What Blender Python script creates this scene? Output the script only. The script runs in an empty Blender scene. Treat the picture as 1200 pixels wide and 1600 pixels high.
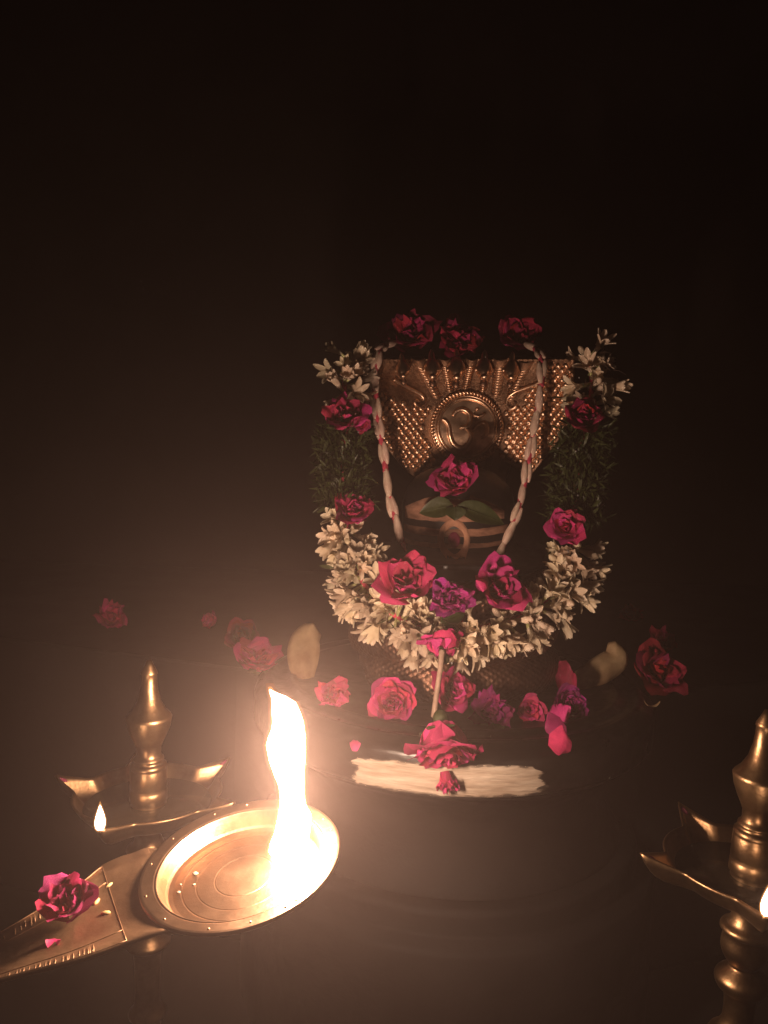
import bpy, bmesh, math, random
from math import sin, cos, pi, radians, sqrt, atan2
from mathutils import Vector, Matrix, Euler, Quaternion, noise as mnoise

# ------------------------------------------------------------------ camera, world, exposure
scene = bpy.context.scene
col = scene.collection
CAM_H, PITCH, ROLL, FPX = 0.337, 4.0, 2.0, 1232.0
cam_data = bpy.data.cameras.new('camera')
cam_data.sensor_fit = 'VERTICAL'
cam_data.angle = 2 * math.atan(800 / FPX)
cam_data.clip_start = 0.01
cam_data.clip_end = 100
cam = bpy.data.objects.new('camera', cam_data)
col.objects.link(cam)
CAM_R = Euler((radians(90 - PITCH), 0, 0)).to_matrix() @ Matrix.Rotation(radians(ROLL), 3, 'Z')
CAM_P = Vector((0, 0, CAM_H))
cam.matrix_world = Matrix.Translation(CAM_P) @ CAM_R.to_4x4()
scene.camera = cam

world = bpy.data.worlds.new('World')
scene.world = world
world.use_nodes = True
world.node_tree.nodes['Background'].inputs[0].default_value = (0.5, 0.45, 0.5, 1)
world.node_tree.nodes['Background'].inputs[1].default_value = 0.0015
scene.view_settings.view_transform = 'Standard'
scene.view_settings.look = 'None'
scene.view_settings.exposure = 0.0
scene.view_settings.gamma = 1.0
scene.render.engine = 'CYCLES'
scene.cycles.use_denoising = True
scene.cycles.max_bounces = 5
scene.cycles.transparent_max_bounces = 16
scene.cycles.volume_bounces = 0
scene.cycles.sample_clamp_indirect = 4.0
scene.cycles.caustics_reflective = False
scene.cycles.caustics_refractive = False

CAMPHOR_W = 12.0       # power of the camphor flame, spread over its height
WICK_W = 0.10
LIGHT_COL = (1.0, 0.68, 0.49)
HAZE_DENSITY = 0.06

random.seed(7)
rnd = random.random
def ru(a, b): return a + (b - a) * rnd()

def ray(px, py):
    d = CAM_R @ Vector(((px - 600) / FPX, -(py - 800) / FPX, -1))
    return d
def at(px, py, Y):                      # the point seen there, standing at distance Y
    d = ray(px, py); return CAM_P + d * (Y / d.y)
def gz(px, py, z):                      # the point seen there, lying at height z
    d = ray(px, py); return CAM_P + d * ((z - CAM_H) / d.z)

# ------------------------------------------------------------------ object helpers
def mesh(name, v, f, mat=None, smooth=True):
    me = bpy.data.meshes.new(name)
    me.from_pydata([tuple(p) for p in v], [], f)
    if smooth: me.polygons.foreach_set('use_smooth', [True] * len(me.polygons))
    me.update()
    if mat: me.materials.append(mat)
    return me
def link(name, data, parent=None, M=None):
    o = bpy.data.objects.new(name, data); col.objects.link(o)
    if parent: o.parent = parent
    if M is not None: o.matrix_local = M
    return o
def tag(o, label, cat, group=None, kind=None):
    if label: o['label'] = label
    if cat: o['category'] = cat
    if group: o['group'] = group
    if kind: o['kind'] = kind
    return o
def thing(name, label, cat, M=None, group=None):
    o = link(name, None, None, M); o.empty_display_size = 0.02
    return tag(o, label, cat, group)
def T(p): return Matrix.Translation(Vector(p))
def axis_M(p, z, spin=0.0, s=1.0):      # z axis along the given direction
    q = Vector((0, 0, 1)).rotation_difference(Vector(z).normalized())
    return T(p) @ q.to_matrix().to_4x4() @ Matrix.Rotation(spin, 4, 'Z') @ Matrix.Diagonal((s, s, s, 1))

def lathe(prof, n=96, center=(0, 0), closed_ends=True):
    v, f = [], []
    for r, z in prof:
        for i in range(n):
            a = 2 * pi * i / n
            v.append((center[0] + r * cos(a), center[1] + r * sin(a), z))
    for k in range(len(prof) - 1):
        for i in range(n):
            j = (i + 1) % n
            f.append((k * n + i, k * n + j, (k + 1) * n + j, (k + 1) * n + i))
    if closed_ends:
        if prof[0][0] > 1e-6: f.append(tuple(range(n))[::-1])
        if prof[-1][0] > 1e-6: f.append(tuple((len(prof) - 1) * n + i for i in range(n)))
    return v, f
def smooth_prof(pts, n=6):              # Catmull-Rom through profile points
    out = []
    P = [pts[0]] + list(pts) + [pts[-1]]
    for i in range(1, len(P) - 2):
        for k in range(n):
            t = k / n
            out.append(tuple(0.5 * (2 * P[i][c] + (P[i + 1][c] - P[i - 1][c]) * t
                + (2 * P[i - 1][c] - 5 * P[i][c] + 4 * P[i + 1][c] - P[i + 2][c]) * t * t
                + (3 * P[i][c] - P[i - 1][c] - 3 * P[i + 1][c] + P[i + 2][c]) * t ** 3) for c in range(len(pts[0]))))
    out.append(tuple(pts[-1]))
    return out
def tube(path, rad, n=8, cap=True):     # rad: number or list
    P = [Vector(p) for p in path]; m = len(P)
    R = rad if isinstance(rad, (list, tuple)) else [rad] * m
    v, f = [], []
    up = Vector((0.13, 0.21, 1)).normalized()
    t0 = (P[1] - P[0]).normalized()
    nrm = (up - t0 * up.dot(t0)).normalized()
    for i in range(m):
        t = (P[min(i + 1, m - 1)] - P[max(i - 1, 0)]).normalized()
        nrm = (nrm - t * nrm.dot(t)).normalized()
        b = t.cross(nrm)
        for k in range(n):
            a = 2 * pi * k / n
            v.append(P[i] + (nrm * cos(a) + b * sin(a)) * R[i])
    for i in range(m - 1):
        for k in range(n):
            l = (k + 1) % n
            f.append((i * n + k, i * n + l, (i + 1) * n + l, (i + 1) * n + k))
    if cap:
        f.append(tuple(range(n))[::-1]); f.append(tuple((m - 1) * n + k for k in range(n)))
    return v, f
def grid_faces(nu, nv, wrap=False):
    f = []
    for j in range(nv - 1):
        for i in range(nu if wrap else nu - 1):
            k = (i + 1) % nu
            f.append((j * nu + i, j * nu + k, (j + 1) * nu + k, (j + 1) * nu + i))
    return f
def ball(c, rx, ry, rz, n=10, m=7):
    v, f = [], []
    for j in range(m + 1):
        t = pi * j / m
        for i in range(n):
            a = 2 * pi * i / n
            v.append((c[0] + rx * sin(t) * cos(a), c[1] + ry * sin(t) * sin(a), c[2] + rz * cos(t)))
    return v, grid_faces(n, m + 1, True)
def join(*parts):
    v, f = [], []
    for pv, pf in parts:
        o = len(v); v += [Vector(p) for p in pv]; f += [tuple(i + o for i in q) for q in pf]
    return v, f
def box(x0, x1, y0, y1, z0, z1):
    v = [(x, y, z) for z in (z0, z1) for y in (y0, y1) for x in (x0, x1)]
    return v, [(0, 2, 3, 1), (4, 5, 7, 6), (0, 1, 5, 4), (2, 6, 7, 3), (0, 4, 6, 2), (1, 3, 7, 5)]

# ------------------------------------------------------------------ materials
def material(name, base, rough=0.5, metal=0.0, var=0.0, var_col=None, scale=40, bump=0.0, bump_scale=120,
             rough_var=0.0, spec=0.5, translucent=0.0, obj_random=0.0, stretch=None, coat=0.0):
    m = bpy.data.materials.new(name); m.use_nodes = True
    nt = m.node_tree; N = nt.nodes; L = nt.links
    b = N['Principled BSDF']; out = N['Material Output']
    b.inputs['Metallic'].default_value = metal
    b.inputs['Roughness'].default_value = rough
    b.inputs['Specular IOR Level'].default_value = spec
    b.inputs['Coat Weight'].default_value = coat
    b.inputs['Coat Roughness'].default_value = 0.15
    tc = N.new('ShaderNodeTexCoord'); vec = tc.outputs['Object']
    if stretch:
        mp = N.new('ShaderNodeMapping'); mp.inputs['Scale'].default_value = stretch
        L.new(vec, mp.inputs['Vector']); vec = mp.outputs['Vector']
    nz = N.new('ShaderNodeTexNoise'); nz.inputs['Scale'].default_value = scale
    nz.inputs['Detail'].default_value = 6; nz.inputs['Roughness'].default_value = 0.6
    L.new(vec, nz.inputs['Vector'])
    cr = N.new('ShaderNodeValToRGB')
    cr.color_ramp.elements[0].position = 0.35; cr.color_ramp.elements[1].position = 0.68
    vc = var_col if var_col else tuple(c * (1 - var) for c in base)
    cr.color_ramp.elements[0].color = (*vc, 1); cr.color_ramp.elements[1].color = (*base, 1)
    L.new(nz.outputs['Fac'], cr.inputs['Fac'])
    colr = cr.outputs['Color']
    if obj_random:
        oi = N.new('ShaderNodeObjectInfo'); hs = N.new('ShaderNodeHueSaturation')
        mr = N.new('ShaderNodeMapRange'); mr.inputs['To Min'].default_value = 1 - obj_random; mr.inputs['To Max'].default_value = 1 + obj_random
        L.new(oi.outputs['Random'], mr.inputs['Value']); L.new(mr.outputs['Result'], hs.inputs['Value'])
        mr2 = N.new('ShaderNodeMapRange'); mr2.inputs['To Min'].default_value = 0.5 - obj_random * 0.06; mr2.inputs['To Max'].default_value = 0.5 + obj_random * 0.06
        ml = N.new('ShaderNodeMath'); ml.operation = 'MULTIPLY'; ml.inputs[1].default_value = 7.31
        fr = N.new('ShaderNodeMath'); fr.operation = 'FRACT'
        L.new(oi.outputs['Random'], ml.inputs[0]); L.new(ml.outputs[0], fr.inputs[0]); L.new(fr.outputs[0], mr2.inputs['Value'])
        L.new(mr2.outputs['Result'], hs.inputs['Hue']); L.new(colr, hs.inputs['Color']); colr = hs.outputs['Color']
    L.new(colr, b.inputs['Base Color'])
    if rough_var:
        mr = N.new('ShaderNodeMapRange'); mr.inputs['To Min'].default_value = rough - rough_var; mr.inputs['To Max'].default_value = rough + rough_var
        L.new(nz.outputs['Fac'], mr.inputs['Value']); L.new(mr.outputs['Result'], b.inputs['Roughness'])
    if bump:
        n2 = N.new('ShaderNodeTexNoise'); n2.inputs['Scale'].default_value = bump_scale; n2.inputs['Detail'].default_value = 5
        L.new(vec, n2.inputs['Vector'])
        bp = N.new('ShaderNodeBump'); bp.inputs['Strength'].default_value = bump; bp.inputs['Distance'].default_value = 0.002
        L.new(n2.outputs['Fac'], bp.inputs['Height']); L.new(bp.outputs['Normal'], b.inputs['Normal'])
    if translucent:
        tr = N.new('ShaderNodeBsdfTranslucent'); mx = N.new('ShaderNodeMixShader'); mx.inputs[0].default_value = translucent
        L.new(colr, tr.inputs['Color']); L.new(b.outputs[0], mx.inputs[1]); L.new(tr.outputs[0], mx.inputs[2])
        L.new(mx.outputs[0], out.inputs['Surface'])
    return m
def flame_material(name, color, strength):
    m = bpy.data.materials.new(name); m.use_nodes = True
    nt = m.node_tree; nt.nodes.clear()
    o = nt.nodes.new('ShaderNodeOutputMaterial'); e = nt.nodes.new('ShaderNodeEmission'); t = nt.nodes.new('ShaderNodeBsdfTransparent')
    a = nt.nodes.new('ShaderNodeAddShader')
    e.inputs[0].default_value = (*color, 1); e.inputs[1].default_value = strength
    nt.links.new(e.outputs[0], a.inputs[0]); nt.links.new(t.outputs[0], a.inputs[1]); nt.links.new(a.outputs[0], o.inputs['Surface'])
    m.cycles.emission_sampling = 'NONE'
    return m

M_stone = material('oiled_black_stone', (0.0075, 0.006, 0.0055), 0.34, var=0.6, scale=26, bump=0.55, bump_scale=55, rough_var=0.20, spec=0.42)
M_stone2 = material('dusty_black_stone', (0.010, 0.008, 0.007), 0.72, var=0.6, scale=14, bump=0.7, bump_scale=45, rough_var=0.18, spec=0.25)
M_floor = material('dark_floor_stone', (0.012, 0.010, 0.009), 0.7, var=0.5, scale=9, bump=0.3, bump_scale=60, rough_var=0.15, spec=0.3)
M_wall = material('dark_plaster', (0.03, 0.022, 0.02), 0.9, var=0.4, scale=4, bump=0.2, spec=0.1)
M_ling = material('lingam_stone', (0.010, 0.008, 0.008), 0.45, var=0.4, scale=50, bump=0.15, spec=0.35, rough_var=0.1)
M_brass = material('brass', (0.40, 0.255, 0.135), 0.38, metal=1, var_col=(0.20, 0.115, 0.06), scale=26, bump=0.12, bump_scale=300, rough_var=0.10)
M_platem = material('copper_brass', (0.46, 0.285, 0.175), 0.33, metal=1, var_col=(0.36, 0.215, 0.13), scale=28, bump=0.10, bump_scale=200, rough_var=0.08)
M_handle = material('dull_brass', (0.42, 0.26, 0.15), 0.55, metal=1, var_col=(0.28, 0.16, 0.09), scale=30, bump=0.25, bump_scale=160, rough_var=0.1)
M_hood = material('gilded_silver', (0.90, 0.62, 0.44), 0.33, metal=1, var_col=(0.58, 0.37, 0.25), scale=60, bump=0.12, bump_scale=500, rough_var=0.12)  # raised parts: base brightened, highlights put into the colour
M_hood2 = material('shaded_silver', (0.44, 0.27, 0.18), 0.50, metal=1, var_col=(0.20, 0.11, 0.07), scale=60, bump=0.6, bump_scale=700, rough_var=0.1)  # sheet between raised parts: shade contrast put into the darker colour
M_coil = material('coil_metal', (0.26, 0.15, 0.105), 0.48, metal=1, var_col=(0.17, 0.09, 0.06), scale=50, bump=0.3, bump_scale=400, rough_var=0.1)
M_paste = material('sandal_paste', (0.48, 0.40, 0.32), 0.9, var_col=(0.30, 0.23, 0.17), scale=16, bump=0.9, bump_scale=30, spec=0.2, stretch=(1, 1.5, 8))
M_paste2 = material('faded_sandal_paste', (0.32, 0.165, 0.11), 0.9, var_col=(0.15, 0.075, 0.05), scale=40, bump=0.5, spec=0.2, stretch=(1, 1, 3))
M_paste3 = material('tan_paste', (0.46, 0.24, 0.15), 0.9, var_col=(0.30, 0.15, 0.10), scale=60, bump=0.5, spec=0.2)
M_kumkum = material('kumkum', (0.24, 0.022, 0.07), 0.9, var=0.4, scale=90, bump=0.5)
M_rose = material('rose_petal', (0.64, 0.050, 0.195), 0.55, var_col=(0.40, 0.018, 0.12), scale=60, bump=0.5, bump_scale=90, translucent=0.25, obj_random=0.35, spec=0.35)
M_rosep = material('purple_rose_petal', (0.42, 0.028, 0.225), 0.55, var_col=(0.22, 0.010, 0.13), scale=60, bump=0.6, bump_scale=100, translucent=0.22, obj_random=0.4, spec=0.35)
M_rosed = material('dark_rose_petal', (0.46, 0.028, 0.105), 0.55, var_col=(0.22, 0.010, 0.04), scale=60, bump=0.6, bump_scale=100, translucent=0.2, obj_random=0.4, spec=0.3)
M_white = material('tuberose_petal', (0.76, 0.67, 0.54), 0.55, var_col=(0.54, 0.42, 0.29), scale=38, bump=0.35, bump_scale=110, translucent=0.28, obj_random=0.28, spec=0.3)
M_fibre = material('brown_fibre', (0.10, 0.055, 0.04), 0.8, var=0.4)
M_drop = material('water', (0.6, 0.6, 0.6), 0.06, spec=1.0, metal=0.7)
M_tubeg = material('pale_green_tube', (0.50, 0.47, 0.24), 0.55, var_col=(0.34, 0.34, 0.14), scale=50, translucent=0.2)
M_cream = material('cream_petal', (0.58, 0.43, 0.25), 0.6, var_col=(0.30, 0.18, 0.09), scale=22, bump=0.3, translucent=0.2)
M_green = material('green_leaf', (0.042, 0.056, 0.014), 0.5, var_col=(0.02, 0.03, 0.008), scale=70, bump=0.4, translucent=0.2, obj_random=0.2)
M_sprig = material('green_sprig', (0.045, 0.055, 0.014), 0.5, var_col=(0.018, 0.024, 0.007), scale=140, bump=0.3, translucent=0.15, spec=0.4)
M_stem = material('woody_stem', (0.33, 0.225, 0.17), 0.7, var_col=(0.16, 0.10, 0.07), scale=45, bump=0.4)
M_thread = material('pink_thread', (0.55, 0.05, 0.10), 0.8, var=0.4, scale=200)
M_bead = material('white_petal_bead', (0.68, 0.52, 0.42), 0.6, var_col=(0.52, 0.34, 0.27), scale=80, bump=0.3, translucent=0.15, obj_random=0.15)
M_oil = material('lamp_oil', (0.02, 0.014, 0.008), 0.18, spec=0.4, var=0.3)
M_wick = material('charred_wick', (0.25, 0.18, 0.12), 0.9, var=0.7, scale=200)
M_rice = material('rice_grain', (0.75, 0.52, 0.22), 0.6, var=0.2)
M_rice2 = material('dried_paste', (0.5, 0.4, 0.3), 0.9, var=0.4, scale=200)
M_camph = material('camphor', (0.30, 0.22, 0.15), 0.6, var=0.15, scale=120)
M_fcore = flame_material('flame_core', (1.0, 0.86, 0.62), 7.0)
M_fmant = flame_material('flame_mantle', (1.0, 0.42, 0.12), 0.30)
M_fout = flame_material('flame_fringe', (1.0, 0.30, 0.08), 0.055)

# ------------------------------------------------------------------ setting
FLOOR_Z = -0.46
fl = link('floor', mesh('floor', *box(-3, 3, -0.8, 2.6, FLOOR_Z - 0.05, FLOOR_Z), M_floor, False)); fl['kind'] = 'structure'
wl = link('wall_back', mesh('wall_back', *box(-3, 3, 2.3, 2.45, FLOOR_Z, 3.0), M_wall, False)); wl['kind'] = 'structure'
hz = link('haze', mesh('haze', *box(-3.3, 3.3, -1.0, 2.7, -1.35, 3.2), None, False)); hz['kind'] = 'stuff'  # haze added to give the glow of lens glare around the flame
hm = bpy.data.materials.new('glow_haze'); hm.use_nodes = True; hm.node_tree.nodes.clear()
_o = hm.node_tree.nodes.new('ShaderNodeOutputMaterial'); _v = hm.node_tree.nodes.new('ShaderNodeVolumePrincipled')
_v.inputs['Color'].default_value = (0.95, 0.70, 0.62, 1); _v.inputs['Density'].default_value = HAZE_DENSITY; _v.inputs['Anisotropy'].default_value = 0.72
hm.node_tree.links.new(_v.outputs[0], _o.inputs['Volume']); hz.data.materials.append(hm)

AX = at(712, 890, 1.2).x; AY = 1.2     # the axis of lingam and pedestal
# wide ledge behind the pedestal, edge seen as a faint line
a = gz(60, 1003, -0.004); b = gz(370, 1042, -0.004)
dirn = (b - a).normalized()
led = [(-1.6, a.y - (a.x + 1.6) * dirn.y / dirn.x), (b.x, b.y), (AX, 1.2), (AX + 0.29, 1.17), (1.6, 1.62), (1.6, 2.298), (-1.6, 2.298)]
n = len(led)
lv = [(x, y, -0.004) for x, y in led] + [(x, y, FLOOR_Z + 0.001) for x, y in led]
lf = [tuple(range(n)), tuple(range(2 * n - 1, n - 1, -1))] + [(i, n + i, n + (i + 1) % n, (i + 1) % n) for i in range(n)]
lo = link('altar_ledge', mesh('altar_ledge', lv, lf, M_floor, False)); lo['kind'] = 'structure'
bv = lo.modifiers.new('bevel', 'BEVEL'); bv.width = 0.006; bv.segments = 2

# ------------------------------------------------------------------ pedestal
ped = thing('stone_pedestal', 'round oiled black stone pedestal with ridged rim and pale paste smear', 'pedestal', T((AX, AY, 0)))
top = [(0, 0), (0.236, 0), (0.239, 0.003), (0.245, 0.004), (0.249, 0.003), (0.252, -0.001), (0.270, -0.002), (0.273, 0.002), (0.279, 0.003), (0.284, 0.001), (0.287, -0.004),
       (0.293, -0.006), (0.298, -0.010), (0.300, -0.015), (0.300, -0.052), (0.297, -0.058), (0.292, -0.061), (0.20, -0.062)]
link('top_tier', mesh('top_tier', *lathe(top, 160), M_stone), ped)
waist = smooth_prof([(0.285, -0.0625), (0.283, -0.070), (0.262, -0.085), (0.240, -0.110), (0.234, -0.140), (0.240, -0.170), (0.258, -0.198), (0.262, -0.206)], 5)
link('waist', mesh('waist', *lathe(waist, 128), M_stone2), ped)
base = [(0.20, -0.2065), (0.276, -0.2065), (0.283, -0.210), (0.286, -0.216), (0.286, -0.236), (0.290, -0.240), (0.305, -0.243), (0.312, -0.250), (0.312, FLOOR_Z + 0.001), (0.1, FLOOR_Z + 0.001)]
link('base_tier', mesh('base_tier', *lathe(base, 128), M_stone2), ped)
# paste smear on the front rim
def rim_point(px, py):
    d = ray(px, py); o = CAM_P - Vector((AX, AY, 0))
    A = d.x ** 2 + d.y ** 2; B = 2 * (o.x * d.x + o.y * d.y); C = o.x ** 2 + o.y ** 2 - 0.300 ** 2
    t = (-B - sqrt(max(0, B * B - 4 * A * C))) / (2 * A)
    return o + d * t
def paste_band():
    nu, nv = 150, 26
    v = []
    for j in range(nv):
        t = j / (nv - 1)
        for i in range(nu):
            s = i / (nu - 1)
            x0 = 549 + 12 * mnoise.noise((t * 9, 1.3, 0)) + (6 if 0.3 < t < 0.7 else 0)
            x1 = 850 + 12 * mnoise.noise((t * 8, 8.3, 2)) - 10 * abs(t - 0.6)
            px = x0 + (x1 - x0) * s
            ctr = sin(pi * s)
            yt = 1181 + 14 * s + 4 * ctr + 3 * mnoise.noise((s * 14, 4.4, 0)); yb = 1225 + 17 * s + 13 * ctr + 3 * mnoise.noise((s * 12, 9.1, 0))
            e = min(s, 1 - s) / 0.03
            if e < 1: yt += 8 * (1 - e) ** 2; yb -= 8 * (1 - e) ** 2
            py = yt + (yb - yt) * t
            p = rim_point(px, py)
            p.z = min(p.z, -0.0145)
            st = mnoise.noise((s * 5, t * 11 + 1.2 * mnoise.noise((s * 4, t * 2, 3)), 5)) + 0.6 * mnoise.noise((s * 14, t * 24, 8))
            h = 0.0007 + 0.0012 * st
            edge = min(1, min(t, 1 - t) / 0.10, min(s, 1 - s) / 0.012)
            r = Vector((p.x, p.y)).normalized() * (0.300 + 0.0002 + max(0.0003, h) * edge)
            v.append((r.x, r.y, p.z))
    return v, grid_faces(nu, nv)
def powdery(m, lo=0.15, hi=0.75, ns=260):   # thin, broken edge: stone shows through where little paste is left
    nt = m.node_tree; N = nt.nodes; L = nt.links; out = N['Material Output']; src = out.inputs['Surface'].links[0].from_socket
    at_ = N.new('ShaderNodeAttribute'); at_.attribute_name = 'cover'
    tc = N.new('ShaderNodeTexCoord'); mp = N.new('ShaderNodeMapping'); mp.inputs['Scale'].default_value = (0.35, 0.5, 1.6); L.new(tc.outputs['Object'], mp.inputs['Vector'])
    nz = N.new('ShaderNodeTexNoise'); nz.inputs['Scale'].default_value = ns; nz.inputs['Detail'].default_value = 5; L.new(mp.outputs[0], nz.inputs['Vector'])
    ad = N.new('ShaderNodeMath'); ad.operation = 'ADD'; L.new(at_.outputs['Fac'], ad.inputs[0]); L.new(nz.outputs['Fac'], ad.inputs[1])
    mr = N.new('ShaderNodeMapRange'); mr.inputs['From Min'].default_value = 0.5 + lo; mr.inputs['From Max'].default_value = 0.5 + hi; L.new(ad.outputs[0], mr.inputs['Value'])
    tr = N.new('ShaderNodeBsdfTransparent'); mx = N.new('ShaderNodeMixShader'); L.new(mr.outputs[0], mx.inputs[0]); L.new(tr.outputs[0], mx.inputs[1]); L.new(src, mx.inputs[2]); L.new(mx.outputs[0], out.inputs['Surface'])
powdery(M_paste)
def cover_attr(me, vals):
    a = me.attributes.new('cover', 'FLOAT', 'POINT'); a.data.foreach_set('value', vals)
pme = mesh('paste_band', *paste_band(), M_paste)
cover_attr(pme, [min(1.0, min(j / 25, 1 - j / 25) / 0.16, min(i / 149, 1 - i / 149) / 0.035) for j in range(26) for i in range(150)])
# dried residue that ran onto the lip below
rv, rc = [], []
for j in range(8):
    for i in range(90):
        u = i / 89; p = rim_point(560 + 300 * u, 1246 + 12 * sin(pi * u)); a = Vector((p.x, p.y)).normalized()
        r, z = [(0.3004, -0.046), (0.3004, -0.050), (0.3004, -0.0525), (0.2990, -0.0555), (0.2976, -0.0584), (0.2950, -0.0600), (0.2926, -0.0615), (0.2900, -0.0622)][j]
        rv.append((a.x * r, a.y * r, z)); rc.append(0.12 + 0.33 * mnoise.noise((u * 9, j * 0.25, 2)) + (0.25 if 0.45 < u < 0.8 else 0) - (0.3 if i in (0, 89) or j == 7 else 0))
rme = mesh('paste_residue', rv, grid_faces(90, 8), M_paste); cover_attr(rme, rc)
link('paste_residue', rme, ped)
pb = link('paste_band', pme, ped); pb['label'] = 'streaky cream sandal paste smeared on the pedestal rim'
# crumbs of dried paste and rice stuck to the lip below the smear
for k, (px, py, s) in enumerate([(742, 1256, 5), (770, 1262, 7), (806, 1258, 4), (838, 1252, 3), (708, 1274, 3), (640, 1271, 3), (761, 1285, 2.5), (636, 1282, 2.5), (725, 1258, 4), (788, 1255, 5)]):
    p = gz(px, py, -0.06) - Vector((AX, AY, 0)); r = Vector((p.x, p.y)).normalized() * 0.2975
    cv, cf = ball((0, 0, 0), s * 0.0006, s * 0.0004, s * 0.0004, 7, 5)
    link('paste_crumb', mesh('paste_crumb', [Vector(q) * (1 + 0.4 * mnoise.noise((q[0] * 900, q[1] * 900, k))) for q in cv], cf, M_paste), ped, T((r.x, r.y, -0.0575)))

# ------------------------------------------------------------------ serpent coil base
cov = thing('serpent_cover', 'gilded metal serpent cover with coiled scaly body and fanned cobra hood', 'idol cover', T((AX, AY, 0)))
def coil_pt(th, turns=3.0):
    k = th / (2 * pi)
    z = 0.036 + k * 0.058
    r = 0.126 - 0.004 * k
    return Vector((r * cos(th), r * sin(th), z))
def coil_frame(th):
    p = coil_pt(th); t = (coil_pt(th + 0.01) - coil_pt(th - 0.01)).normalized()
    o = Vector((cos(th), sin(th), 0)); u = t.cross(o); u = u if u.z > 0 else -u
    return p, t, o, u
NB, TH0, TH1 = 240, pi / 2, pi / 2 + 2.75 * 2 * pi - 0.4
RX, RZ = 0.036, 0.033
cvv = []
for i in range(NB):
    th = TH0 - 2 * pi + (TH1 - TH0 + 0.6) * i / (NB - 1) + 1.2
    p, t, o, u = coil_frame(th)
    p.z = max(p.z, RZ)
    tp = min(1, 0.25 + 0.75 * i / 25)
    for k in range(20):
        a = 2 * pi * k / 20
        cvv.append(p + (o * cos(a) * RX + u * sin(a) * RZ) * tp)
THs = lambda i: TH0 - 2 * pi + (TH1 - TH0 + 0.6) * i / (NB - 1) + 1.2
cfv = grid_faces(20, NB, True)
coil = link('coil', mesh('coil', cvv, cfv, M_coil), cov)
# overlapping scales on the outer face of the coil
sv, sf = [], []
def scale_shape():
    return [(-0.5, 0, 0.1), (0, -0.62, 0.05), (0.5, 0, 0.1), (0, 0.62, 0.05), (0.0, 0.0, 0.55), (-0.25, -0.32, 0.25), (0.25, -0.32, 0.25), (0.25, 0.32, 0.25), (-0.25, 0.32, 0.25)]
ss = scale_shape()
sfc = [(0, 5, 4), (5, 1, 4), (1, 6, 4), (6, 2, 4), (2, 7, 4), (7, 3, 4), (3, 8, 4), (8, 0, 4)]
du = 0.0118
th = THs(14); row = 0
while th < THs(NB - 2):
    p, t, o, u = coil_frame(th); p.z = max(p.z, RZ)
    for k in range(-5, 6):
        a = (k + (0.5 if row % 2 else 0)) * 0.27
        nrm = (o * cos(a) * RZ + u * sin(a) * RX).normalized()
        q = p + o * cos(a) * RX + u * sin(a) * RZ
        if o.y > 0.55: continue
        ta = (u * cos(a) - o * sin(a)).normalized()
        s0 = len(sv)
        for x, y, z in ss:
            sv.append(q + t * (x * 0.0122) + ta * (y * 0.0098) + nrm * (z * 0.0038 - 0.0005))
        sf += [tuple(i + s0 for i in f) for f in sfc]
    th += du * 0.5 / 0.15; row += 1
sc = link('coil_scales', mesh('coil_scales', sv, sf, M_coil, False), coil); sc['kind'] = 'stuff'

# ------------------------------------------------------------------ lingam
ling = thing('stone_lingam', 'short dark stone lingam with three pale paste stripes and red dot', 'lingam', T((AX, AY, 0)))
zb = at(712, 889, 1.07).z
lr = 0.086
prof = smooth_prof([(0.150, zb), (0.1515, zb + 0.004), (0.148, zb + 0.009), (0.115, zb + 0.014), (0.092, zb + 0.022), (lr, zb + 0.040), (lr, zb + 0.070), (0.084, zb + 0.090),
                    (0.076, zb + 0.110), (0.060, zb + 0.126), (0.038, zb + 0.136), (0.016, zb + 0.140), (0.0, zb + 0.141)], 4)
prof = [(0.11, 0.006), (0.13, zb - 0.002)] + prof
link('stone_body', mesh('stone_body', *lathe(prof, 96), M_ling), ling)
def ling_r(z):
    for (r0, z0), (r1, z1) in zip(prof[:-1], prof[1:]):
        if z0 <= z <= z1 and z1 > z0 and z > zb + 0.012: return r0 + (r1 - r0) * (z - z0) / (z1 - z0)
    return lr
def ling_pt(px, py, off):
    z = at(px, py, AY - lr).z; x = at(px, py, AY - lr * 0.85).x - AX
    r = ling_r(z) + off; x = max(-r * 0.995, min(r * 0.995, x))
    return Vector((x, -sqrt(max(0, r * r - x * x)), z))
def ling_patch(name, xl, xr, ytop, ybot, mat, off, nu=60, nv=10, label=None, rag=1.5):
    v = []
    for j in range(nv):
        t = j / (nv - 1)
        for i in range(nu):
            s = i / (nu - 1)
            px = xl + (xr - xl) * s
            y0 = ytop(px) + rag * mnoise.noise((px * 0.07, 3.1, off * 900)); y1 = ybot(px) + rag * mnoise.noise((px * 0.07, 7.7, off * 900))
            e = min(1, min(t, 1 - t) / 0.2, min(s, 1 - s) / 0.03)
            v.append(ling_pt(px, y0 + (y1 - y0) * t, 0.0004 + off * e))
    o = link(name, mesh(name, v, grid_faces(nu, nv), mat), ling)
    if label: o['label'] = label
    return o
sag = lambda px, k: k * (1 - ((px - 710) / 92.0) ** 2)
ling_patch('paste_patch', 634, 790, lambda x: 772 + 0.0042 * (x - 708) ** 2 if abs(x - 708) > 25 else 780, lambda x: 811 + sag(x, 5), M_paste2, 0.0012, label='faded pinkish paste patch across the brow')
ling_patch('paste_stripe', 632, 798, lambda x: 822 + sag(x, 5), lambda x: 834 + sag(x, 5), M_paste2, 0.0014)
ling_patch('paste_stripe', 634, 796, lambda x: 845 + sag(x, 5), lambda x: 852 + sag(x, 5), M_paste2, 0.0010)
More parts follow.
